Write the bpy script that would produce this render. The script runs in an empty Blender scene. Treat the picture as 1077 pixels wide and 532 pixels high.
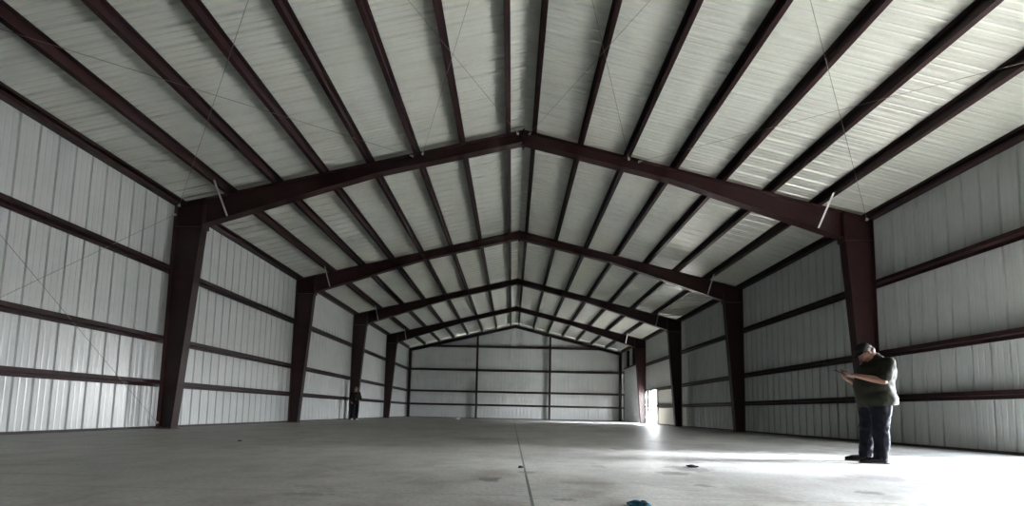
import bpy, bmesh, math, random
from mathutils import Vector, Matrix
random.seed(4)
C = bpy.context.scene.collection
PI = math.pi

# ------------------------------------------------------------------ dimensions (metres)
FLX, FRX = -8.93, 9.33          # inner faces of the girts / outer flanges of the columns
SLX, SRX = FLX - .2, FRX + .2   # wall sheeting
RX, RZ, EZ = .16, 8.09, 5.85    # ridge, top of rafter at ridge and at the column
SL = (RZ - EZ) / (RX - FLX)     # roof slope
SLR = (RZ - EZ) / (FRX - RX)
Y1, BAY = 9.83, 5.7
FR = [Y1 + BAY * k for k in (-1, 0, 1, 2, 3)]
YB = 32.92                       # inner face of the back girts
SYB = YB + .2
YF = -7.3                        # front end wall, behind the camera
SHV = .252                       # rafter top to roof sheet, vertical

def rtop(x):                     # top of rafters
    return RZ - SL * (RX - x) if x < RX else RZ - SLR * (x - RX)
def sheet(x):
    return rtop(x) + SHV

# ------------------------------------------------------------------ materials
def nt(name):
    m = bpy.data.materials.new(name); m.use_nodes = True
    t = m.node_tree; b = t.nodes['Principled BSDF']
    return m, t, b
def N(t, kind, **kw):
    n = t.nodes.new(kind)
    for k, v in kw.items():
        if k in n.inputs: n.inputs[k].default_value = v
        else: setattr(n, k, v)
    return n
def ramp(t, fac, stops):
    r = t.nodes.new('ShaderNodeValToRGB'); e = r.color_ramp.elements
    while len(e) < len(stops): e.new(.5)
    for i, (p, c) in enumerate(stops):
        e[i].position = p; e[i].color = (*c, 1) if len(c) == 3 else c
    t.links.new(fac, r.inputs[0]); return r
def simple(name, col, rough=.5, metal=0, var=.15, scale=6, bump=0, bscale=40, spec=.5):
    m, t, b = nt(name)
    tc = N(t, 'ShaderNodeTexCoord')
    no = N(t, 'ShaderNodeTexNoise', Scale=scale, Detail=5.0)
    t.links.new(tc.outputs['Object'], no.inputs['Vector'])
    lo = tuple(max(0, c * (1 - var)) for c in col); hi = tuple(min(1, c * (1 + var)) for c in col)
    r = ramp(t, no.outputs['Fac'], [(.3, lo), (.7, hi)])
    t.links.new(r.outputs[0], b.inputs['Base Color'])
    b.inputs['Roughness'].default_value = rough; b.inputs['Metallic'].default_value = metal
    b.inputs['Specular IOR Level'].default_value = spec
    if bump:
        n2 = N(t, 'ShaderNodeTexNoise', Scale=bscale, Detail=4.0)
        t.links.new(tc.outputs['Object'], n2.inputs['Vector'])
        bp = N(t, 'ShaderNodeBump', Strength=bump, Distance=.01)
        t.links.new(n2.outputs['Fac'], bp.inputs['Height']); t.links.new(bp.outputs[0], b.inputs['Normal'])
    return m
M = {}
M['sheet'] = simple('white_metal_sheeting', (.45, .468, .46), .28, 0, .04, 1.3, 0, 5, .6)
M['roof'] = simple('white_roof_sheeting', (.465, .485, .445), .28, 0, .05, 1.0, 0, 4, .55)
M['door'] = simple('white_door_skin', (.74, .76, .75), .55, 0, .05, 2.5, .15, 12)
M['red'] = simple('red_oxide_primer', (.021, .0075, .0080), .45, 0, .25, 5, .1, 30, .35)
M['girt'] = simple('red_oxide_primer_girts', (.022, .0085, .0092), .45, 0, .2, 4, .05, 30, .3)
M['dark'] = simple('dark_base_angle', (.04, .03, .03), .6)
M['galv'] = simple('galvanised_steel', (.55, .56, .55), .35, .8, .1)
M['rod'] = simple('steel_brace_rod', (.20, .17, .15), .45, .5, .15)
M['ground'] = simple('pale_gravel_ground', (.62, .60, .56), .9, 0, .1, 2)
M['skin'] = simple('skin', (.25, .12, .085), .5, 0, .08, 20)
M['shirt'] = simple('olive_cotton', (.017, .017, .011), .85, 0, .2, 14, .3, 25, spec=.15)
M['jeans'] = simple('dark_denim', (.005, .006, .010), .85, 0, .25, 25, .3, 40, spec=.15)
M['boot'] = simple('dark_brown_leather', (.010, .007, .006), .45, 0, .2, 15, spec=.15)
M['cap'] = simple('dark_cloth_cap', (.006, .006, .006), .8, 0, .2, 20, spec=.15)
M['hair'] = simple('dark_hair', (.016, .011, .009), .6, 0, .2, 60, .4, 120)
M['black'] = simple('black_plastic', (.012, .012, .013), .3)
M['rag'] = simple('blue_cloth', (.012, .115, .19), .8, 0, .5, 30, .3, 60)
M['ragdark'] = simple('black_cloth', (.008, .014, .02), .8, 0, .3, 30)
M['clod'] = simple('dark_dirt', (.035, .028, .024), .95, 0, .4, 40, .5, 60)
M['paper'] = simple('white_paper', (.85, .85, .83), .8)

def floor_material():
    m, t, b = nt('power_trowelled_concrete')
    L = t.links
    g = N(t, 'ShaderNodeTexCoord')
    big = N(t, 'ShaderNodeTexNoise', Scale=.35, Detail=6.0, Roughness=.6)
    mid = N(t, 'ShaderNodeTexNoise', Scale=2.2, Detail=8.0, Roughness=.65)
    fin = N(t, 'ShaderNodeTexNoise', Scale=30.0, Detail=4.0)
    for n in (big, mid, fin): L.new(g.outputs['Object'], n.inputs['Vector'])
    a = ramp(t, big.outputs['Fac'], [(.35, (.32, .31, .285)), (.65, (.43, .418, .39))])
    c = ramp(t, mid.outputs['Fac'], [(.36, (.66, .60, .57)), (.5, (.93, .93, .92)), (.62, (1.08, 1.07, 1.05))])
    mx = N(t, 'ShaderNodeMix', data_type='RGBA', blend_type='MULTIPLY'); mx.inputs[0].default_value = 1
    L.new(a.outputs[0], mx.inputs[6]); L.new(c.outputs[0], mx.inputs[7])
    fr = ramp(t, fin.outputs['Fac'], [(.36, (.84, .83, .81)), (.5, (1, 1, 1)), (.66, (1.08, 1.08, 1.07))])
    mf = N(t, 'ShaderNodeMix', data_type='RGBA', blend_type='MULTIPLY'); mf.inputs[0].default_value = 1
    L.new(mx.outputs[2], mf.inputs[6]); L.new(fr.outputs[0], mf.inputs[7]); mx = mf
    # blotchy stains
    st = N(t, 'ShaderNodeTexNoise', Scale=.9, Detail=9.0, Roughness=.72, Distortion=.6)
    L.new(g.outputs['Object'], st.inputs['Vector'])
    sr = ramp(t, st.outputs['Fac'], [(.54, (0, 0, 0)), (.62, (1, 1, 1))])
    s2 = N(t, 'ShaderNodeMath', operation='MULTIPLY'); s2.inputs[1].default_value = .38
    L.new(sr.outputs[0], s2.inputs[0])
    m2 = N(t, 'ShaderNodeMix', data_type='RGBA', blend_type='MIX')
    L.new(s2.outputs[0], m2.inputs[0]); L.new(mx.outputs[2], m2.inputs[6]); m2.inputs[7].default_value = (.13, .12, .105, 1)
    last = m2.outputs[2]
    sep = N(t, 'ShaderNodeSeparateXYZ'); L.new(g.outputs['Object'], sep.inputs[0])
    # named stains: soft ragged patches of dried mud (x, y, rx, ry, strength)
    wob = N(t, 'ShaderNodeTexNoise', Scale=9.0, Detail=5.0, Roughness=.7); L.new(g.outputs['Object'], wob.inputs['Vector'])
    for (x, y, rx, ry, k) in STAINS:
        dx = N(t, 'ShaderNodeMath', operation='SUBTRACT'); L.new(sep.outputs[0], dx.inputs[0]); dx.inputs[1].default_value = x
        dy = N(t, 'ShaderNodeMath', operation='SUBTRACT'); L.new(sep.outputs[1], dy.inputs[0]); dy.inputs[1].default_value = y
        sx = N(t, 'ShaderNodeMath', operation='DIVIDE'); L.new(dx.outputs[0], sx.inputs[0]); sx.inputs[1].default_value = rx
        sy = N(t, 'ShaderNodeMath', operation='DIVIDE'); L.new(dy.outputs[0], sy.inputs[0]); sy.inputs[1].default_value = ry
        cv = N(t, 'ShaderNodeCombineXYZ'); L.new(sx.outputs[0], cv.inputs[0]); L.new(sy.outputs[0], cv.inputs[1])
        ln = N(t, 'ShaderNodeVectorMath', operation='LENGTH'); L.new(cv.outputs[0], ln.inputs[0])
        ad = N(t, 'ShaderNodeMath', operation='MULTIPLY_ADD'); L.new(wob.outputs['Fac'], ad.inputs[0]); ad.inputs[1].default_value = 2.6; L.new(ln.outputs['Value'], ad.inputs[2])
        mr = N(t, 'ShaderNodeMapRange'); L.new(ad.outputs[0], mr.inputs[0])
        mr.inputs[1].default_value = 1.85; mr.inputs[2].default_value = 2.2; mr.inputs[3].default_value = k; mr.inputs[4].default_value = 0
        mm = N(t, 'ShaderNodeMix', data_type='RGBA', blend_type='MIX')
        L.new(mr.outputs[0], mm.inputs[0]); L.new(last, mm.inputs[6]); mm.inputs[7].default_value = (.10, .09, .08, 1)
        last = mm.outputs[2]
    # saw-cut joints
    def joint(sock, pos, half, k, last):
        d = N(t, 'ShaderNodeMath', operation='SUBTRACT'); L.new(sock, d.inputs[0]); d.inputs[1].default_value = pos
        ab = N(t, 'ShaderNodeMath', operation='ABSOLUTE'); L.new(d.outputs[0], ab.inputs[0])
        lt = N(t, 'ShaderNodeMath', operation='LESS_THAN'); L.new(ab.outputs[0], lt.inputs[0]); lt.inputs[1].default_value = half
        ml = N(t, 'ShaderNodeMath', operation='MULTIPLY'); L.new(lt.outputs[0], ml.inputs[0]); ml.inputs[1].default_value = k
        mm = N(t, 'ShaderNodeMix', data_type='RGBA', blend_type='MIX')
        L.new(ml.outputs[0], mm.inputs[0]); L.new(last, mm.inputs[6]); mm.inputs[7].default_value = (.055, .05, .045, 1)
        return mm.outputs[2]
    last = joint(sep.outputs[0], .15, .011, .9, last)
    last = joint(sep.outputs[1], 2.86, .006, .5, last)
    last = joint(sep.outputs[1], 12.7, .012, .5, last)
    last = joint(sep.outputs[1], 22.2, .02, .5, last)
    L.new(last, b.inputs['Base Color'])
    rr = ramp(t, mid.outputs['Fac'], [(.35, (.42,) * 3), (.65, (.62,) * 3)])
    L.new(rr.outputs[0], b.inputs['Roughness'])
    bp = N(t, 'ShaderNodeBump', Strength=.12, Distance=.01)
    ad = N(t, 'ShaderNodeMath', operation='ADD'); L.new(mid.outputs['Fac'], ad.inputs[0]); L.new(fin.outputs['Fac'], ad.inputs[1])
    L.new(ad.outputs[0], bp.inputs['Height']); L.new(bp.outputs[0], b.inputs['Normal'])
    b.inputs['Specular IOR Level'].default_value = .5
    return m
STAINS = [(2.05, 4.50, .32, .30, .75), (1.72, 4.11, .26, .16, .8), (2.99, 3.26, .14, .10, .85), (3.87, 4.15, .34, .34, .45),
          (-.19, 3.51, .15, .14, .7), (.39, 2.76, .10, .07, .6), (1.85, 6.72, .14, .28, .6), (.17, 3.97, .10, .09, .6),
          (1.69, 3.43, .10, .09, .6), (3.60, 2.95, .24, .10, .6), (1.02, 4.5, .12, .14, .5), (.67, 3.44, .32, .09, .4),
          (-1.45, 2.76, .26, .07, .5), (-.6, 8.6, .8, .5, .4), (-4.2, 3.3, .8, .05, .3)]
M['floor'] = floor_material()

# ------------------------------------------------------------------ mesh helpers
def finish(name, bm, mat, parent=None, smooth=False):
    me = bpy.data.meshes.new(name)
    bmesh.ops.recalc_face_normals(bm, faces=bm.faces)
    bm.to_mesh(me); bm.free()
    me.materials.append(mat)
    if smooth:
        for p in me.polygons: p.use_smooth = True
    o = bpy.data.objects.new(name, me); C.objects.link(o)
    if parent: o.parent = parent
    return o
def tag(o, label=None, cat=None, group=None, kind=None):
    if label: o['label'] = label
    if cat: o['category'] = cat
    if group: o['group'] = group
    if kind: o['kind'] = kind
    return o
def empty(name, loc=(0, 0, 0), rz=0):
    o = bpy.data.objects.new(name, None); C.objects.link(o); o.location = loc; o.rotation_euler = (0, 0, rz); return o
def prism(bm, pts, d0, d1, conv):
    """closed polygon pts (2-D) swept from d0 to d1; conv(p, d) gives the 3-D point"""
    A = [bm.verts.new(conv(p, d0)) for p in pts]; B = [bm.verts.new(conv(p, d1)) for p in pts]
    n = len(pts)
    for i in range(n): bm.faces.new((A[i], A[(i + 1) % n], B[(i + 1) % n], B[i]))
    bm.faces.new(A); bm.faces.new(B[::-1])
def box(bm, x0, x1, y0, y1, z0, z1):
    prism(bm, [(x0, y0), (x1, y0), (x1, y1), (x0, y1)], z0, z1, lambda p, d: (p[0], p[1], d))
def quadbox(bm, c):
    """eight corners: bottom four then top four"""
    v = [bm.verts.new(p) for p in c]
    for f in ((0, 1, 2, 3), (7, 6, 5, 4), (0, 4, 5, 1), (1, 5, 6, 2), (2, 6, 7, 3), (3, 7, 4, 0)):
        bm.faces.new([v[i] for i in f])
def tube(bm, p0, p1, r, n=8):
    p0, p1 = Vector(p0), Vector(p1); d = (p1 - p0).normalized()
    u = d.orthogonal().normalized(); w = d.cross(u)
    A, B = [], []
    for i in range(n):
        a = 2 * PI * i / n; o = (u * math.cos(a) + w * math.sin(a)) * r
        A.append(bm.verts.new(p0 + o)); B.append(bm.verts.new(p1 + o))
    for i in range(n): bm.faces.new((A[i], A[(i + 1) % n], B[(i + 1) % n], B[i]))
    bm.faces.new(A[::-1]); bm.faces.new(B)

# corrugated sheeting: list of (position along the wall, outward depth)
P_ = .305
def profile(a, b, off=0., ribs=None):
    out = [(a, 0.)]
    k = math.floor((a - off) / P_) - 1
    while off + k * P_ < b + P_:
        c = off + k * P_
        for du, d in ribs or ((-.026, 0), (-.016, .036), (.016, .036), (.026, 0), (.085, 0), (.095, .005), (.108, .005), (.118, 0),
                      (.187, 0), (.197, .005), (.210, .005), (.220, 0)):
            u = c + du
            if a + 1e-4 < u < b - 1e-4: out.append((u, d))
        k += 1
    out.append((b, 0.)); return out
def sheeting(bm, prof, conv, lo, hi):
    """conv(u, depth, z) -> point; lo/hi give z at u"""
    prev = None
    for u, d in prof:
        cur = (bm.verts.new(conv(u, d, lo(u))), bm.verts.new(conv(u, d, hi(u))))
        if prev: bm.faces.new((prev[0], cur[0], cur[1], prev[1]))
        prev = cur
def openings(bm, a, b, conv, hi, ops, off=0.):
    """sheeting from a to b leaving openings (u0, u1, ztop)"""
    cuts = sorted(ops); u = a
    for (u0, u1, zt) in cuts:
        sheeting(bm, profile(u, u0, off), conv, lambda q: 0., hi)
        sheeting(bm, profile(u0, u1, off), conv, lambda q, z=zt: z, hi)
        u = u1
    sheeting(bm, profile(u, b, off), conv, lambda q: 0., hi)

# ------------------------------------------------------------------ setting
D_SIDE = (2.2, 3.95, 2.05)       # unseen opening level with the camera, added to light the foreground floor
D_NEAR = (4.5, 6.62, 2.5)      # open doorway beside the man, just outside the picture
D_FAR = (25.13, 26.45, 2.24)     # open walk door at the far end
D_SLOT = (27.25, 28.2, 2.24)     # unseen opening behind the last column, added to brighten the far end
D_BIG = (28.33, 32.25, 4.36)     # closed overhead door
bm = bmesh.new(); box(bm, SLX - .1, SRX + .1, YF - .2, SYB + .1, -.15, 0)
tag(finish('floor', bm, M['floor']), kind='structure')
bm = bmesh.new(); box(bm, -60, 70, YF - 45, SYB + 45, -.40, -.16)
tag(finish('ground', bm, M['ground']), kind='structure')

bm = bmesh.new(); sheeting(bm, profile(YF, SYB), lambda u, d, z: (SLX - d, u, z), lambda u: 0., lambda u: sheet(SLX))
tag(finish('wall_left', bm, M['sheet']), kind='structure')
bm = bmesh.new(); openings(bm, YF, SYB, lambda u, d, z: (SRX + d, u, z), lambda u: sheet(SRX), [D_SIDE, D_NEAR, D_FAR, D_SLOT, D_BIG])
tag(finish('wall_right', bm, M['sheet']), kind='structure')
def gable(bm, y, s):
    pr = profile(SLX, RX, .1)[:-1] + profile(RX, SRX, .1)
    sheeting(bm, pr, lambda u, d, z: (u, y + s * d, z), lambda u: 0., sheet)
bm = bmesh.new(); gable(bm, SYB, 1); tag(finish('wall_back', bm, M['sheet']), kind='structure')
bm = bmesh.new(); gable(bm, YF, -1); tag(finish('wall_front', bm, M['sheet']), kind='structure')
# roof sheeting: ribs run down the slope; ridge cap between
bm = bmesh.new()
pr = profile(YF - .3, SYB + .3, .15, ((-.040, 0), (-.016, .028), (.016, .028), (.040, 0), (.080, 0), (.092, .007), (.108, .007), (.120, 0),
                                        (.182, 0), (.194, .007), (.210, .007), (.222, 0)))
for xe, xr in ((SLX - .25, RX), (SRX + .25, RX)):
    prev = None
    for u, d in pr:
        cur = (bm.verts.new((xe, u, sheet(xe) + d)), bm.verts.new((xr, u, sheet(xr) + d)))
        if prev: bm.faces.new((prev[0], cur[0], cur[1], prev[1]))
        prev = cur
tag(finish('ceiling', bm, M['roof']), kind='structure')

# base angles
def struct_box(name, mat, *b):
    bm = bmesh.new()
    for q in b: box(bm, *q)
    return tag(finish(name, bm, mat), kind='structure')
struct_box('baseboard_left', M['dark'], (SLX + .001, SLX + .05, YF, YB, 0, .055))
segs = []; y = YF
for (a, b, _) in (D_SIDE, D_NEAR, D_FAR, D_SLOT, D_BIG):
    segs.append((SRX - .05, SRX - .001, y, a, 0, .055)); y = b
segs.append((SRX - .05, SRX - .001, y, YB, 0, .055))
struct_box('baseboard_right', M['dark'], *segs)
struct_box('baseboard_back', M['dark'], (SLX, SRX, SYB - .05, SYB - .001, 0, .055))

# overhead door: white leaf of ribbed sections hanging just inside the opening, steel jambs beside and above it
y0, y1, zt = D_BIG
d1 = empty('door_1', (FRX, (y0 + y1) / 2, 0)); tag(d1, kind='structure')
bm = bmesh.new()
n = 7; hh = (zt + .02) / n
for i in range(n):
    z0 = i * hh
    prism(bm, [(SRX - .097, z0 + .002), (SRX - .10, z0 + .005), (SRX - .10, z0 + hh - .005), (SRX - .097, z0 + hh - .002), (SRX - .03, z0 + hh), (SRX - .03, z0)],
          y0 - .06, y1 + .06, lambda p, d: (p[0] - FRX, d - (y0 + y1) / 2, p[1]))
finish('door_leaf', bm, M['door'], d1)
for yy in (y0 + .55, y0 + 1.5, y1 - .95):
    bm = bmesh.new()
    box(bm, FRX - .0 - FRX, FRX + .19 - FRX, yy - .09 - (y0 + y1) / 2, yy + .09 - (y0 + y1) / 2, zt + .03, sheet(SRX) - .25)
    finish('header_post', bm, M['red'], d1)
bm = bmesh.new(); box(bm, 0, .19, -(y1 - y0) / 2 - .06, (y1 - y0) / 2 + .06, zt + .03, zt + .11)
finish('door_header', bm, M['dark'], d1)
# far walk door: open, bright outside
y0, y1, zt = D_FAR
d2 = empty('door_2', (SRX, (y0 + y1) / 2, 0)); tag(d2, kind='structure')
bm = bmesh.new()
h = (y1 - y0) / 2
box(bm, -.12, .03, -h - .05, -h, 0, zt + .05); box(bm, -.12, .03, h, h + .05, 0, zt + .05); box(bm, -.12, .03, -h, h, zt, zt + .05)
finish('door_frame', bm, M['galv'], d2)
y0, y1, zt = D_NEAR
d3 = empty('door_3', (SRX, (y0 + y1) / 2, 0)); tag(d3, kind='structure')
bm = bmesh.new(); h = (y1 - y0) / 2
box(bm, -.12, .03, -h - .05, -h, 0, zt + .05); box(bm, -.12, .03, h, h + .05, 0, zt + .05); box(bm, -.12, .03, -h, h, zt, zt + .05)
finish('door_frame', bm, M['galv'], d3)

# ------------------------------------------------------------------ rigid frames
def depth_at(x):                 # rafter depth (vertical) from the knee towards the ridge
    a = abs(x - RX)
    if a < 3.9: return .33
    return .33 + (a - 3.9) / (8.45 - 3.9) * .39
FW, TF, TW = .10, .014, .010     # half flange width, flange and web thickness
def rigid_frame(y, label):
    root = empty('rigid_frame', (0, y, 0))
    tag(root, label, 'steel frame', 'rigid frames along the hall')
    for s, xo in ((-1, FLX), (1, FRX)):
        i = -s                    # inward direction
        zk = 5.28                 # underside of the knee
        xb, xk = xo + i * .38, xo + i * .74
        bm = bmesh.new()
        ztop = rtop(xo) - .0
        # outer flange, inner flange, web, knee cap
        prism(bm, [(xo, .02), (xo + i * TF, .02), (xo + i * TF, ztop), (xo, ztop)], -FW, FW, lambda p, d: (p[0], d, p[1]))
        prism(bm, [(xb - i * TF, .02), (xb, .02), (xk, zk), (xk - i * TF, zk)], -FW, FW, lambda p, d: (p[0], d, p[1]))
        prism(bm, [(xo + i * TF, .02), (xb - i * TF, .02), (xk - i * TF, zk), (xk - i * TF, rtop(xk) - TF), (xo + i * TF, ztop - TF)], -TW / 2, TW / 2, lambda p, d: (p[0], d, p[1]))
        finish('column', bm, M['red'], root)
        bm = bmesh.new()          # knee stiffener and cap plate
        prism(bm, [(xo + i * TF, zk - .012), (xk - i * TF, zk - .012), (xk - i * TF, zk + .006), (xo + i * TF, zk + .006)], -FW + .01, FW - .01, lambda p, d: (p[0], d, p[1]))
        finish('knee_stiffener', bm, M['red'], root); bm = bmesh.new()
        prism(bm, [(xo, ztop), (xk, rtop(xk)), (xk, rtop(xk) - TF), (xo, ztop - TF)], -FW, FW, lambda p, d: (p[0], d, p[1]))
        finish('cap_plate', bm, M['red'], root)
        bm = bmesh.new()
        box(bm, min(xo - i * .03, xb + i * .03), max(xo - i * .03, xb + i * .03), -.13, .13, 0, .02)
        for bx in (xo + i * .10, xb - i * .10):
            for by in (-.06, .06): tube(bm, (bx, by, .015), (bx, by, .06), .013, 6)
        finish('base_plate', bm, M['dark'], root)
        # rafter
        xs = [xk + i * .03, RX + s * 3.9, RX]
        bm = bmesh.new()
        top = [(x, rtop(x)) for x in xs]; bot = [(x, rtop(x) - depth_at(x)) for x in xs]
        ring = lambda A, B: [A[0], A[1], A[2], B[2], B[1], B[0]]
        sh = lambda A, d: [(x, z + d) for x, z in A]
        prism(bm, ring(top, sh(top, -TF)), -FW, FW, lambda p, d: (p[0], d, p[1]))
        prism(bm, ring(sh(bot, TF), bot), -FW, FW, lambda p, d: (p[0], d, p[1]))
        prism(bm, ring(sh(top, -TF), sh(bot, TF)), -TW / 2, TW / 2, lambda p, d: (p[0], d, p[1]))
        finish('rafter', bm, M['red'], root)
        bm = bmesh.new()          # bolted end plates at the knee
        for xx in (xk, xk + i * .03):
            q = .008
            prism(bm, [(xx - q, zk - .06), (xx + q, zk - .06), (xx + q, rtop(xx) + .0), (xx - q, rtop(xx) + .0)], -FW - .012, FW + .012, lambda p, d: (p[0], d, p[1]))
        for zz in (zk + .02, zk + .14, zk + .30, zk + .46, zk + .60):
            for by in (-.06, .06): tube(bm, (xk - .03, by, zz), (xk + i * .03 + .03, by, zz), .012, 6)
        finish('splice_plate', bm, M['red'], root)
        # flange brace: angle from the rafter's lower flange to the first purlin
        xp = PURL[0 if s < 0 else -1] - s * .02
        for t in ((-1,) if y < 11 else (-1, 1)):
            bm = bmesh.new()
            a = Vector((xp, t * .09, rtop(xp) - depth_at(xp) + .02)); b = Vector((xp, t * .60, rtop(xp) + .02))
            w = .022
            quadbox(bm, [a + Vector(q) for q in ((-w, 0, 0), (w, 0, 0), (w, .004, .004), (-w, .004, .004))] + [b + Vector(q) for q in ((-w, 0, 0), (w, 0, 0), (w, .004, .004), (-w, .004, .004))])
            quadbox(bm, [a + Vector(q) for q in ((w - .004, 0, 0), (w, 0, 0), (w, -.03, .03), (w - .004, -.03, .03))] + [b + Vector(q) for q in ((w - .004, 0, 0), (w, 0, 0), (w, -.03, .03), (w - .004, -.03, .03))])
            tag(finish('flange_brace', bm, M['galv'], root), 'pale bare steel angle brace')
    bm = bmesh.new()              # ridge splice plates
    for xx in (RX - .01, RX + .01):
        prism(bm, [(xx - .008, RZ - .42), (xx + .008, RZ - .42), (xx + .008, RZ + .03), (xx - .008, RZ + .03)], -FW - .01, FW + .01, lambda p, d: (p[0], d, p[1]))
    for zz in (RZ - .38, RZ - .27, RZ - .12, RZ - .02):
        for by in (-.06, .06): tube(bm, (RX - .05, by, zz), (RX + .05, by, zz), .012, 6)
    finish('ridge_splice_plate', bm, M['red'], root)
    return root
PL = [-.22 - 1.225 * k for k in range(6, -1, -1)]
PR = [.42 + 1.25 * k for k in range(7)]
PURL = PL + PR
labels = ['nearest dark red steel frame, spanning overhead where the thin roof rods start',
          'largest dark red steel frame in view, beside the man looking at his phone',
          'dark red steel frame second in depth, right column just past the man',
          'dark red steel frame third in depth, with a person standing at its left column',
          'smallest dark red rigid frame, next to the bright open doorway']
for y, l in zip(FR, labels): rigid_frame(y, l)

# end wall framing
root = tag(empty('endwall_frame', (0, YB, 0)), 'slim dark end frame against the far ribbed wall', 'steel frame')
for s, xo in ((-1, FLX), (1, FRX)):
    xs = [xo, RX]
    bm = bmesh.new()
    for z0, z1 in ((0, -.012), (-.25, -.262)):
        prism(bm, [(x, rtop(x) + z0) for x in xs] + [(x, rtop(x) + z1) for x in xs[::-1]], -.18, -.05, lambda p, d: (p[0], d, p[1]))
    prism(bm, [(x, rtop(x)) for x in xs] + [(x, rtop(x) - .26) for x in xs[::-1]], -.055, -.04, lambda p, d: (p[0], d, p[1]))
    finish('rafter', bm, M['red'], root)
    i = -s
    bm = bmesh.new()
    xa, xb = xo + i * .02, xo + i * .22
    box(bm, min(xa, xb), max(xa, xb), -.012, 0, 0, rtop(xo) - .0)
    box(bm, min(xa, xa + i * .012), max(xa, xa + i * .012), -.20, 0, 0, rtop(xo) - .02)
    box(bm, min(xb, xb - i * .012), max(xb, xb - i * .012), -.20, 0, 0, rtop(xo) + .02)
    finish('corner_post', bm, M['red'], root)
for xx in (-3.05, 3.18):
    bm = bmesh.new()
    zt = rtop(xx) - .1
    box(bm, xx - .006, xx + .006, -.25, 0, 0, zt); box(bm, xx - .08, xx + .08, -.262, -.25, 0, zt); box(bm, xx - .08, xx + .08, -.012, 0, 0, zt)
    finish('wall_post', bm, M['red'], root)

# ------------------------------------------------------------------ purlins
PG = 'roof purlins'
ordn = ['outermost', 'second outermost', 'third from the eave', 'fourth from the eave', 'fourth from the ridge', 'third from the ridge', 'second from the ridge']
ordl = ['lowest roof purlin on the left slope, beside the left eave', 'second roof purlin up from the left eave', 'third roof purlin up from the left eave',
        'middle roof purlin of the seven on the left slope', 'third roof purlin left of the ridge', 'second roof purlin left of the ridge', 'roof purlin just left of the ridge']
ordr = [q.replace('left', 'right') for q in ordl]
def zsec(bm, org, out, up, along, length, h=.235, f=.085, t=.004, lip=.018, flip=1):
    """Z section: org = inner corner of the web; up = across the web, out = flange direction"""
    o, u, a = Vector(org), Vector(up), Vector(along); w = Vector(out) * flip
    pts = [(f, lip), (f, 0), (0, 0), (0, h), (-f, h), (-f, h - lip), (-f + t, h - lip), (-f + t, h - t), (-t * 0 - t, h - t), (-t, h - t), (t * 0, h - t)]
    # outline of the Z as a closed polygon
    pts = [(0, t), (0, h), (-f, h), (-f, h - lip), (-f + t, h - lip), (-f + t, h - t), (-t, h - t), (-t, 0), (f, 0), (f, lip), (f - t, lip), (f - t, t)]
    prism(bm, pts, 0, length, lambda p, d: o + w * p[0] + u * p[1] + a * d)
for k, x in enumerate(PURL):
    left = x < RX
    th = math.atan(SL if left else SLR)
    up = (-math.sin(th), 0, math.cos(th)) if left else (math.sin(th), 0, math.cos(th))
    w = (math.cos(th), 0, math.sin(th)) if left else (math.cos(th), 0, -math.sin(th))
    bm = bmesh.new()
    zsec(bm, (0, 0, 0), w, up, (0, 1, 0), SYB - YF - .02, flip=-1 if left else 1)
    o = finish('roof_purlin', bm, M['girt']); o.location = (x, YF + .01, rtop(x) + .002)
    if left: lab = 'dark red ' + ordl[PL.index(x)]
    else: lab = 'dark red ' + ordr[::-1][PR.index(x)]
    tag(o, lab, 'purlin', PG)
for s, xo, nm in ((1, FLX, 'left'), (-1, FRX, 'right')):
    bm = bmesh.new()              # eave strut, C section
    z0 = rtop(xo) + .052
    pts = [(0, 0), (-.195, 0), (-.195, .2 - .195 * SL), (0, .2), (0, .14), (-.006, .14), (-.006, .19), (-.189, .19 - .189 * SL), (-.189, .006), (-.006, .006), (-.006, .06), (0, .06)]
    prism(bm, pts, 0, SYB - YF - .02, lambda p, d: (s * p[0], d, p[1]))
    o = finish('eave_strut', bm, M['girt']); o.location = (xo, YF + .01, z0)
    tag(o, 'dark red strut along the %s eave where wall meets roof' % nm, 'eave strut', 'eave struts')

# ------------------------------------------------------------------ girts
GZ = (1.14, 2.275, 4.125)
names = ('lowest', 'middle', 'highest')
for k, z in enumerate(GZ):
    bm = bmesh.new(); zsec(bm, (0, 0, 0), (0, 0, 1), (-1, 0, 0), (0, 1, 0), SYB - YF - .02, h=.196)
    o = finish('wall_girt', bm, M['girt']); o.location = (FLX, YF + .01, z)
    tag(o, 'dark red horizontal girt, %s of three along the left wall' % names[k], 'girt', 'left wall girts')
def right_segments(z):
    out = []; y = YF + .01
    for (a, b, zt) in (D_SIDE, D_NEAR, D_FAR, D_SLOT, D_BIG):
        if z < zt + .0: out.append((y, a - .055)); y = b + .055
    out.append((y, SYB - .01)); return out
for k, z in enumerate(GZ):
    for (a, b) in right_segments(z):
        if b < 6: continue
        if b - a < .3: continue
        bm = bmesh.new(); zsec(bm, (0, 0, 0), (0, 0, 1), (1, 0, 0), (0, 1, 0), b - a, h=.196)
        o = finish('wall_girt', bm, M['girt']); o.location = (FRX, a, z)
        if a > 30: lab = 'short dark red girt stub between white door and far right corner, %s one' % names[k]
        elif a > 26: lab = 'short dark red girt stub behind the far right column, %s one' % names[k]
        else: lab = 'dark red horizontal girt, %s of three along the right wall' % names[k]
        tag(o, lab, 'girt', 'right wall girts')
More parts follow.
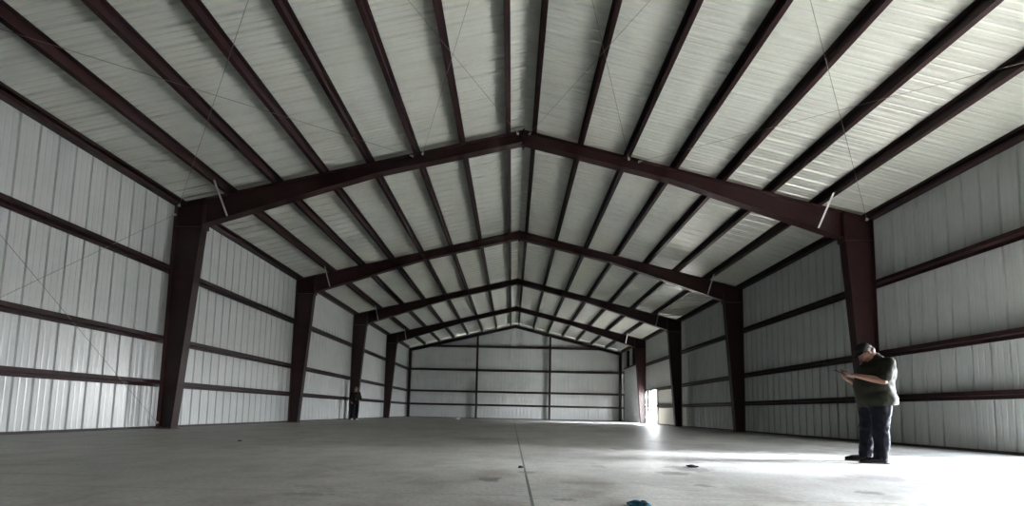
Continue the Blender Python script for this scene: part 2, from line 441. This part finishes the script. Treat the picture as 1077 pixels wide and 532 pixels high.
for k, (z, xa, xb) in enumerate(((1.14, SLX + .01, SRX - .01), (2.275, SLX + .01, SRX - .01), (4.125, SLX + .01, SRX - .01), (6.17, -7.25, 7.6))):
    bm = bmesh.new(); zsec(bm, (0, 0, 0), (0, 0, 1), (0, 1, 0), (1, 0, 0), xb - xa, h=.196)
    o = finish('wall_girt', bm, M['girt']); o.location = (xa, YB, z)
    tag(o, 'dark red girt, %s of four on the far wall' % ('lowest', 'second lowest', 'third lowest', 'topmost')[k], 'girt', 'far wall girts')

# ------------------------------------------------------------------ brace rods of the nearest bay
def rod(p0, p1, label, group):
    root = empty('brace_rod', p0)
    p0, p1 = Vector(p0), Vector(p1)
    bm = bmesh.new(); tube(bm, (0, 0, 0), p1 - p0, .0042, 8); finish('rod', bm, M['rod'], root)
    d = (p1 - p0).normalized()
    for b in (Vector((0, 0, 0)), p1 - p0):
        q = d if b.length == 0 else -d
        bm = bmesh.new(); tube(bm, b - q * .01, b + q * .09, .017, 8); tube(bm, b + q * .0, b + q * .025, .032, 10)
        tag(finish('hillside_washer', bm, M['galv'], root), 'bright washer and nut')
    tag(root, label, 'brace rod', group)
ya, yb = FR[0] + .12, FR[1] - .12
def R(x, y, d=.10): return (x, y, rtop(x) - d)
G = 'roof brace rods'
rod(R(RX + .15, yb), R(3.0, ya), 'thin roof rod running up right from the nearest ridge joint', G)
rod(R(2.95, yb), R(RX + .15, ya), 'thin roof rod rising steeply over the second purlin right of the ridge', G)
rod(R(3.2, yb), R(9.2, ya), 'thin roof rod sweeping wide across the lower right slope', G)
rod(R(9.15, yb), R(3.1, ya), 'thin roof rod rising from the top of the right column beside the man', G)
rod(R(RX - .15, yb), R(-2.8, ya), 'thin roof rod running up left from the nearest ridge joint', G)
rod(R(-2.5, yb), R(RX - .15, ya), 'thin roof rod rising steeply over the second purlin left of the ridge', G)
rod(R(-2.75, yb), R(-8.8, ya), 'thin roof rod sweeping wide across the lower left slope', G)
rod(R(-8.8, yb), R(-2.8, ya), 'thin roof rod rising from the top of the nearest left column', G)
rod((FLX + .05, yb, .14), (FLX + .05, ya, 5.7), 'diagonal wall rod ending at the foot of the nearest left column', 'left wall brace rods')
rod((FLX + .05, yb, 5.55), (FLX + .05, ya, .1), 'faint diagonal wall rod ending at the top of the nearest left column', 'left wall brace rods')

# ------------------------------------------------------------------ people
def capsule(bm, p0, p1, r0, r1, seg=14, rings=7):
    p0, p1 = Vector(p0), Vector(p1); d = p1 - p0
    if d.length < 1e-5: d = Vector((0, 0, 1e-4)); p1 = p0 + d
    d.normalize(); u = d.orthogonal().normalized(); w = d.cross(u)
    rows = []
    for i in range(rings):
        a = -PI / 2 + (PI / 2) * i / (rings - 1); rows.append((p0 + d * math.sin(a) * r0, math.cos(a) * r0))
    for i in range(rings):
        a = (PI / 2) * i / (rings - 1); rows.append((p1 + d * math.sin(a) * r1, math.cos(a) * r1))
    prev = None; first = None
    for c, r in rows:
        if r < 1e-6: cur = [bm.verts.new(c)]
        else: cur = [bm.verts.new(c + (u * math.cos(2 * PI * j / seg) + w * math.sin(2 * PI * j / seg)) * r) for j in range(seg)]
        if prev:
            for j in range(seg):
                k = (j + 1) % seg
                if len(prev) == 1: bm.faces.new((prev[0], cur[k], cur[j])) if len(cur) > 1 else None
                elif len(cur) == 1: bm.faces.new((prev[j], prev[k], cur[0]))
                else: bm.faces.new((prev[j], prev[k], cur[k], cur[j]))
        prev = cur
def ell(bm, c, r, rot=None, seg=24):
    m = Matrix.Translation(c) @ (rot.to_4x4() if rot else Matrix.Identity(4)) @ Matrix.Diagonal((*r, 1))
    bmesh.ops.create_uvsphere(bm, u_segments=seg, v_segments=seg // 2, radius=1, matrix=m)
def blend(name, bm, mat, parent, vox, smooth=6, disp=None):
    """one continuous surface out of overlapping volumes"""
    me = bpy.data.meshes.new('tmp'); bmesh.ops.recalc_face_normals(bm, faces=bm.faces); bm.to_mesh(me); bm.free()
    o = bpy.data.objects.new('tmp', me); C.objects.link(o)
    r = o.modifiers.new('r', 'REMESH'); r.mode = 'VOXEL'; r.voxel_size = vox; r.adaptivity = 0
    s = o.modifiers.new('s', 'SMOOTH'); s.factor = .5; s.iterations = smooth
    if disp:
        tx = bpy.data.textures.new('folds', 'CLOUDS'); tx.noise_scale = disp[1]; tx.noise_depth = 1
        d = o.modifiers.new('d', 'DISPLACE'); d.texture = tx; d.strength = disp[0]; d.mid_level = .5; d.texture_coords = 'LOCAL'
    dg = bpy.context.evaluated_depsgraph_get(); dg.update()
    m2 = bpy.data.meshes.new_from_object(o.evaluated_get(dg))
    bpy.data.objects.remove(o); bpy.data.meshes.remove(me)
    m2.name = name; m2.materials.clear(); m2.materials.append(mat)
    for p in m2.polygons: p.use_smooth = True
    q = bpy.data.objects.new(name, m2); C.objects.link(q); q.parent = parent
    return q
V = Vector
def hand(bm, wrist, d, palm_n, side, s=1., curl=.5):
    """hand from the wrist along d; palm faces palm_n; side = direction of the thumb"""
    d, n, t = V(d).normalized(), V(palm_n).normalized(), V(side).normalized()
    w = V(wrist)
    capsule(bm, w, w + d * .03, .024 * s, .026 * s)
    for k in range(4):
        o = t * (.030 - .020 * k) * s
        a = w + d * .02 * s + o * .6; b = w + d * (.085 - .004 * abs(k - 1)) * s + o
        capsule(bm, a, b, .017 * s, .0125 * s)
        L = (.070, .080, .074, .058)[k] * s
        p = b; ang = .25
        for j, f in enumerate((.45, .32, .23)):
            ang += curl * (1, .9, .6)[j]
            q = p + (d * math.cos(ang) + n * math.sin(ang)) * L * f * 1.1
            capsule(bm, p, q, (.0098 - .0008 * j) * s, (.009 - .0008 * j) * s, 10, 5); p = q
    a = w + d * .025 * s + t * .022 * s; b = a + (d * .55 + t * .65 + n * .35).normalized() * .045 * s
    capsule(bm, a, b, .016 * s, .012 * s)
    c = b + (d * .85 + t * .1 + n * .5).normalized() * .035 * s; capsule(bm, b, c, .0115 * s, .0105 * s)
    e = c + (d * .8 + n * .6).normalized() * .026 * s; capsule(bm, c, e, .0105 * s, .009 * s)
def head(bm, c, pitch, s=1., neck=None):
    """face towards +x, tilted down by pitch"""
    R3 = Matrix.Rotation(pitch, 3, 'Y')
    P = lambda x, y, z: V(c) + R3 @ V((x, y, z)) * s
    e = lambda x, y, z, r: ell(bm, P(x, y, z), tuple(q * s for q in r), R3)
    e(-.012, 0, .045, (.098, .077, .085))       # skull
    e(.030, 0, -.02, (.066, .064, .085))         # face
    e(.040, 0, -.088, (.045, .046, .034))        # jaw and chin
    e(.082, 0, -.103, (.018, .020, .015))        # chin
    e(.086, 0, .028, (.016, .048, .012))         # brow
    for q in (-1, 1):
        e(.070, q * .036, -.035, (.028, .022, .022))   # cheek
        e(.078, q * .031, .006, (.014, .015, .010))    # eyelid
        e(-.004, q * .078, -.012, (.018, .010, .032))  # ear
        e(.012, q * .045, -.075, (.050, .020, .026))   # jaw side
    capsule(bm, P(.092, 0, .015), P(.118, 0, -.030), .008 * s, .014 * s)  # nose
    for q in (-1, 1): e(.104, q * .012, -.034, (.011, .009, .008))
    e(.094, 0, -.060, (.013, .024, .0065)); e(.093, 0, -.072, (.013, .021, .0075))  # lips
    return P, R3

def heavy_man():
    root = empty('person', (5.24, 5.55, 0), math.radians(163))
    tag(root, 'heavy-set person in olive shirt, jeans and boots looking down at a phone', 'person')
    L = 1; Rr = -1
    # joints (x forward, y left)
    hipz = .90
    foot = {1: V((.10, .17, 0)), -1: V((.13, -.13, 0))}
    ank = {s: foot[s] + V((-.03, 0, .09)) for s in foot}
    knee = {1: V((.04, .15, .48)), -1: V((.06, -.13, .48))}
    hip = {1: V((0, .11, .88)), -1: V((0, -.11, .88))}
    sh = {1: V((-.06, .20, 1.40)), -1: V((-.02, -.20, 1.40))}
    elb = {1: V((.04, .27, 1.14)), -1: V((.06, -.25, 1.14))}
    wr = {1: V((.30, .13, 1.235)), -1: V((.30, -.08, 1.20))}
    # body: head, neck, torso core, arms, hands in one skin
    bm = bmesh.new()
    P, R3 = head(bm, V((.105, 0, 1.585)), .80, 1.0)
    capsule(bm, (-.03, 0, 1.42), (.04, 0, 1.54), .080, .072)
    capsule(bm, (.0, 0, 1.0), (-.03, 0, 1.34), .13, .13)
    for s in (1, -1):
        capsule(bm, V((-.03, s * .08, 1.40)), sh[s], .075, .066)
        capsule(bm, sh[s], elb[s], .056, .047)
        capsule(bm, elb[s], elb[s].lerp(wr[s], .35), .047, .047)
        capsule(bm, elb[s].lerp(wr[s], .35), wr[s], .047, .028)
        capsule(bm, hip[s], knee[s], .08, .06); capsule(bm, knee[s], ank[s], .06, .045)
        capsule(bm, ank[s] + V((0, 0, -.03)), ank[s] + V((.10, 0, -.05)), .035, .03)
    capsule(bm, (0, -.08, .90), (0, .08, .90), .11, .11)
    hand(bm, wr[1], (wr[1] - elb[1]) + V((.05, 0, 0)), (0, -.5, .85), (.5, -.8, .2), 1.0, .45)
    hand(bm, wr[-1], (wr[-1] - elb[-1]) + V((.05, .05, 0)), (0, .5, .85), (.5, .8, .2), 1.0, .45)
    blend('body', bm, M['skin'], root, .0065, 4)
    # hair and cap
    bm = bmesh.new()
    ell(bm, P(-.022, 0, .035), (.099, .081, .078), R3); ell(bm, P(-.055, 0, -.02), (.062, .070, .062), R3)
    blend('hair', bm, M['hair'], root, .007, 4)
    cap = bmesh.new()
    ell(cap, P(-.008, 0, .070), (.106, .086, .072), R3)
    blend('cap', cap, M['cap'], root, .007, 3)
    bm = bmesh.new()             # curved cap bill
    n = 12; vs = []
    for k in range(n + 1):
        a = -1.15 + 2.3 * k / n
        for rr, dz in ((.088, .052), (.165, .040)):
            x = -.002 + rr * math.cos(a) * (1 if rr < .1 else .98); y = (.084 if rr < .1 else .088) * math.sin(a) / math.sin(1.15)
            vs.append((bm.verts.new(P(x, y, dz - 1.8 * y * y)), bm.verts.new(P(x, y, dz + .005 - 1.8 * y * y))))
    for k in range(n):
        a, b, c, d = vs[2 * k], vs[2 * k + 1], vs[2 * k + 3], vs[2 * k + 2]
        bm.faces.new((a[0], b[0], c[0], d[0])); bm.faces.new((a[1], d[1], c[1], b[1])); bm.faces.new((b[0], b[1], c[1], c[0])); bm.faces.new((a[0], d[0], d[1], a[1]))
    finish('cap_bill', bm, M['cap'], root, True)
    # shirt
    bm = bmesh.new()
    ell(bm, (.025, 0, 1.08), (.225, .245, .27)); ell(bm, (.01, 0, .98), (.215, .245, .24)); ell(bm, (-.03, 0, 1.28), (.195, .245, .20))
    ell(bm, (-.09, 0, 1.28), (.13, .21, .22)); ell(bm, (-.05, 0, 1.405), (.135, .215, .10)); ell(bm, (.05, 0, 1.27), (.17, .20, .16))
    ell(bm, (-.02, 0, .86), (.205, .235, .20))
    capsule(bm, (0, -.07, .90), (0, .07, .90), .20, .20)
    capsule(bm, (-.045, 0, 1.42), (-.005, 0, 1.50), .11, .088)
    for s in (1, -1):
        capsule(bm, V((-.04, s * .10, 1.39)), sh[s], .10, .085)
        capsule(bm, sh[s], sh[s].lerp(elb[s], .80), .082, .083)
    # level hem
    sh_o = blend('shirt', bm, M['shirt'], root, .013, 5, (.022, .10))
    bmm = bmesh.new(); bmm.from_mesh(sh_o.data)
    bmesh.ops.bisect_plane(bmm, geom=bmm.verts[:] + bmm.edges[:] + bmm.faces[:], plane_co=(0, 0, .800), plane_no=(-.10, 0, -1), clear_outer=True)
    bmm.to_mesh(sh_o.data); bmm.free()
    # jeans
    bm = bmesh.new()
    capsule(bm, (.01, -.075, .90), (.01, .075, .90), .160, .160)
    for s in (1, -1):
        capsule(bm, hip[s] + V((.01, 0, 0)), hip[s].lerp(knee[s], .5), .135, .115); capsule(bm, hip[s].lerp(knee[s], .5), knee[s], .115, .092)
        capsule(bm, knee[s], knee[s].lerp(ank[s], .5) + V((-.02, 0, 0)), .092, .085); capsule(bm, knee[s].lerp(ank[s], .5) + V((-.02, 0, 0)), ank[s] + V((-.005, 0, .0)), .085, .078)
    j = blend('jeans', bm, M['jeans'], root, .012, 4, (.028, .07))
    bmm = bmesh.new(); bmm.from_mesh(j.data)
    bmesh.ops.bisect_plane(bmm, geom=bmm.verts[:] + bmm.edges[:] + bmm.faces[:], plane_co=(0, 0, .045), plane_no=(0, 0, -1), clear_outer=True)
    bmm.to_mesh(j.data); bmm.free()
    # boots
    for s in (1, -1):
        bm = bmesh.new(); f = foot[s]
        capsule(bm, f + V((-.075, 0, .055)), f + V((.12, 0, .045)), .045, .040)
        capsule(bm, f + V((.10, 0, .040)), f + V((.185, s * .012, .033)), .042, .026)
        capsule(bm, f + V((-.04, 0, .06)), f + V((-.04, 0, .17)), .050, .056)
        ob = blend('boot', bm, M['boot'], root, .008, 4)
        for v in ob.data.vertices:
            v.co.z = max(v.co.z, .012)
        bm = bmesh.new()
        pts = [(-.125, -.03), (-.10, -.043), (-.03, -.036), (.08, -.048), (.16, -.04), (.215, -.012), (.215, .012), (.16, .04), (.08, .048), (-.03, .036), (-.10, .043), (-.125, .03)]
        prism(bm, [(f.x + a, f.y + b) for a, b in pts], 0, .018, lambda p, d: (p[0], p[1], d))
        q = finish('boot_sole', bm, M['black'], None); q.parent = ob
    # phone in the left hand
    mid = (wr[1] + V((.135, -.085, .035)))
    ph = empty('phone', root.matrix_world @ V((0, 0, 0)))
    return root, mid
man, mid = heavy_man()
Mman = Matrix.Translation(man.location) @ Matrix.Rotation(math.radians(163), 4, 'Z')
ph = bpy.data.objects['phone']; bpy.data.objects.remove(ph)
bm = bmesh.new(); box(bm, -.078, .078, -.037, .037, -.0045, .0045)
bmesh.ops.bevel(bm, geom=bm.edges[:], offset=.003, segments=2, affect='EDGES')
ph = finish('phone', bm, M['black']); tag(ph, 'dark phone held in front of the heavy-set person', 'phone')
ph.location = Mman @ (mid + V((.0, 0, .018))); ph.rotation_euler = (0, math.radians(-28), math.radians(163 - 15))
bm = bmesh.new(); box(bm, -.072, .072, -.033, .033, .0046, .0052)
scr = finish('screen', bm, M['black'], ph)

def far_person():
    root = empty('person', (-8.41, 20.75, 0), math.radians(-60))
    tag(root, 'small distant person in dark clothes standing at the left wall', 'person')
    foot = {1: V((.02, .10, 0)), -1: V((.05, -.16, 0))}
    ank = {s: foot[s] + V((-.02, 0, .08)) for s in foot}
    knee = {1: V((.03, .10, .50)), -1: V((.07, -.12, .50))}
    hip = {1: V((0, .09, .93)), -1: V((0, -.09, .93))}
    sh = {1: V((-.02, .17, 1.45)), -1: V((-.02, -.17, 1.45))}
    elb = {1: V((-.03, .26, 1.18)), -1: V((-.03, -.27, 1.18))}
    wr = {1: V((.15, .18, 1.05)), -1: V((.10, -.22, .95))}
    bm = bmesh.new()
    P, R3 = head(bm, V((.02, 0, 1.66)), .15)
    capsule(bm, (-.02, 0, 1.46), (0, 0, 1.60), .058, .054); capsule(bm, (0, 0, 1.0), (-.01, 0, 1.36), .12, .12)
    for s in (1, -1):
        capsule(bm, V((-.01, s * .08, 1.43)), sh[s], .07, .055); capsule(bm, sh[s], elb[s], .048, .040); capsule(bm, elb[s], wr[s], .040, .026)
        capsule(bm, hip[s], knee[s], .075, .055); capsule(bm, knee[s], ank[s], .055, .04); capsule(bm, ank[s] + V((0, 0, -.03)), ank[s] + V((.12, 0, -.04)), .035, .03)
        hand(bm, wr[s], wr[s] - elb[s], (.3, -s * .6, .3), (.8, 0, .3), 1., .4)
    blend('body', bm, M['skin'], root, .008, 4)
    bm = bmesh.new(); ell(bm, P(-.018, 0, .045), (.102, .084, .086), R3); blend('hair', bm, M['hair'], root, .01, 3)
    bm = bmesh.new()
    ell(bm, (0, 0, 1.25), (.15, .20, .26)); capsule(bm, (0, -.05, .98), (0, .05, .98), .15, .15); ell(bm, (-.02, 0, 1.42), (.11, .19, .08))
    for s in (1, -1): capsule(bm, V((-.02, s * .10, 1.42)), sh[s], .08, .072); capsule(bm, sh[s], elb[s], .066, .056); capsule(bm, elb[s], elb[s].lerp(wr[s], .8), .056, .042)
    blend('jacket', bm, M['cap'], root, .014, 4, (.015, .08))
    bm = bmesh.new(); capsule(bm, (0, -.06, .93), (0, .06, .93), .125, .125)
    for s in (1, -1): capsule(bm, hip[s], knee[s], .10, .078); capsule(bm, knee[s], ank[s] + V((0, 0, .02)), .078, .062)
    blend('trousers', bm, M['jeans'], root, .012, 4, (.015, .08))
    for s in (1, -1):
        bm = bmesh.new(); f = foot[s]; capsule(bm, f + V((-.05, 0, .045)), f + V((.13, 0, .038)), .043, .036); capsule(bm, f + V((-.02, 0, .05)), f + V((-.02, 0, .10)), .045, .045)
        ob = blend('shoe', bm, M['paper'], root, .009, 3)
        for v in ob.data.vertices: v.co.z = max(v.co.z, 0)
far_person()

# ------------------------------------------------------------------ small things on the floor
def crumple(name, loc, size, mat, seed, cat, label, amp=.5):
    rnd = random.Random(seed)
    bm = bmesh.new(); bmesh.ops.create_icosphere(bm, subdivisions=3, radius=1)
    ks = [(V((rnd.uniform(-1, 1), rnd.uniform(-1, 1), rnd.uniform(-1, 1))).normalized(), rnd.uniform(3, 7), rnd.uniform(0, 6)) for _ in range(9)]
    for v in bm.verts:
        f = 1 + amp * sum(math.sin(k.dot(v.co) * w + p) for k, w, p in ks) / 5
        v.co = V((v.co.x * size[0] * f, v.co.y * size[1] * f, v.co.z * size[2] * f))
        if v.co.z < -size[2] * .55: v.co.z = -size[2] * .55
    lo = min(v.co.z for v in bm.verts)
    for v in bm.verts: v.co.z -= lo
    o = finish(name, bm, mat, None, True); o.location = loc
    return tag(o, label, cat)
crumple('crumpled_cloth', (.845, 2.60, 0), (.068, .06, .022), M['rag'], 3, 'cloth', 'crumpled blue cloth on the concrete at the front', .55)
c2 = crumple('dark_lining', (0, 0, 0), (.034, .036, .024), M['ragdark'], 8, None, None, .5)
c2.parent = [o for o in C.objects if o.name.startswith('crumpled_cloth')][0]; c2.location = (.040, .0, 0)
crumple('dirt_clod', (.11, 4.27, 0), (.028, .03, .014), M['clod'], 5, 'clod', 'small dark clod lying on the floor joint')
crumple('dirt_clod', (2.15, 4.62, 0), (.05, .06, .018), M['clod'], 6, 'clod', 'dark flat clod on the stained floor near the middle right')
crumple('dirt_clod', (-4.72, 6.75, 0), (.025, .03, .012), M['clod'], 7, 'clod', 'tiny dark clod on the grey floor near the left columns')
crumple('scrap', (-3.8, 27.2, 0), (.14, .12, .06), M['paper'], 9, 'scrap', 'small white scrap lying near the far wall')

# ------------------------------------------------------------------ light
w = bpy.data.worlds.new('World'); bpy.context.scene.world = w; w.use_nodes = True
t = w.node_tree; bg = t.nodes['Background']
tc = N(t, 'ShaderNodeTexCoord'); sp = N(t, 'ShaderNodeSeparateXYZ'); t.links.new(tc.outputs['Generated'], sp.inputs[0])
rp = ramp(t, sp.outputs[2], [(0, (.96, .975, 1.)), (.12, (.90, .95, 1.)), (.6, (.62, .74, .95))])
dt = N(t, 'ShaderNodeVectorMath', operation='DOT_PRODUCT'); t.links.new(tc.outputs['Generated'], dt.inputs[0])
ae, aa = math.radians(17), math.radians(2)
dt.inputs[1].default_value = (math.cos(ae) * math.cos(aa), math.cos(ae) * math.sin(aa), math.sin(ae))
mr = N(t, 'ShaderNodeMapRange'); t.links.new(dt.outputs['Value'], mr.inputs[0]); mr.interpolation_type = 'SMOOTHSTEP'
mr.inputs[1].default_value = math.cos(math.radians(9)); mr.inputs[2].default_value = 1; mr.inputs[3].default_value = 0; mr.inputs[4].default_value = 44
sc_ = N(t, 'ShaderNodeVectorMath', operation='SCALE'); t.links.new(rp.outputs[0], sc_.inputs[0]); t.links.new(mr.outputs[0], sc_.inputs['Scale'])
hz = N(t, 'ShaderNodeMapRange'); t.links.new(sp.outputs[2], hz.inputs[0]); hz.interpolation_type = 'SMOOTHSTEP'   # bright hazy horizon
hz.inputs[1].default_value = 0; hz.inputs[2].default_value = .34; hz.inputs[3].default_value = 3.2; hz.inputs[4].default_value = 1.2
ad = N(t, 'ShaderNodeMath', operation='ADD'); t.links.new(mr.outputs[0], ad.inputs[0]); t.links.new(hz.outputs[0], ad.inputs[1])
t.links.new(ad.outputs[0], sc_.inputs['Scale'])
t.links.new(sc_.outputs[0], bg.inputs['Color']); bg.inputs['Strength'].default_value = 19
s = bpy.data.lights.new('sun', 'SUN'); s.energy = 120; s.angle = math.radians(2); s.color = (1, .96, .88)
so = bpy.data.objects.new('sun', s); C.objects.link(so)
el = math.radians(36); az = math.radians(52)
so.rotation_euler = V((math.cos(el) * math.cos(az), math.cos(el) * math.sin(az), math.sin(el))).to_track_quat('Z', 'Y').to_euler()
for (a, b, zt) in (D_SIDE, D_NEAR, D_FAR, D_SLOT):
    L = bpy.data.lights.new('door_portal', 'AREA'); L.shape = 'RECTANGLE'; L.size = zt; L.size_y = b - a; L.cycles.is_portal = True
    o = bpy.data.objects.new('door_portal', L); C.objects.link(o); o.location = (SRX + .05, (a + b) / 2, zt / 2)
    o.rotation_euler = (0, math.radians(90), 0)

# ------------------------------------------------------------------ camera
f_, pitch, roll, yaw = 405.40, .0716, .0214, -.001
cam = bpy.data.cameras.new('camera'); co = bpy.data.objects.new('camera', cam); C.objects.link(co)
cam.sensor_fit = 'HORIZONTAL'; cam.sensor_width = 36; cam.lens = 36 * f_ / 1077
cam.shift_x = 0; cam.shift_y = (404 - 266) / 1077
cam.clip_start = .05; cam.clip_end = 300
cy, sy = math.cos(yaw), math.sin(yaw); cp, spt = math.cos(pitch), math.sin(pitch); cr, sr = math.cos(roll), math.sin(roll)
right = V((cy, -sy, 0)); fw0 = V((sy, cy, 0)); up0 = V((0, 0, 1))
fwd = fw0 * cp + up0 * spt; up = up0 * cp - fw0 * spt
r2 = right * cr + up * sr; u2 = up * cr - right * sr
mw = Matrix((r2, u2, -fwd)).transposed().to_4x4(); mw.translation = (0, 0, .607)
co.matrix_world = mw
sc = bpy.context.scene; sc.camera = co
sc.view_settings.view_transform = 'Standard'; sc.view_settings.look = 'None'; sc.view_settings.gamma = 1; sc.view_settings.exposure = .92
sc.view_settings.use_curve_mapping = False
sc.cycles.use_denoising = True; sc.cycles.max_bounces = 12; sc.cycles.diffuse_bounces = 8; sc.cycles.glossy_bounces = 4
sc.cycles.sample_clamp_indirect = 20; sc.cycles.caustics_reflective = True
sc.cycles.blur_glossy = .5
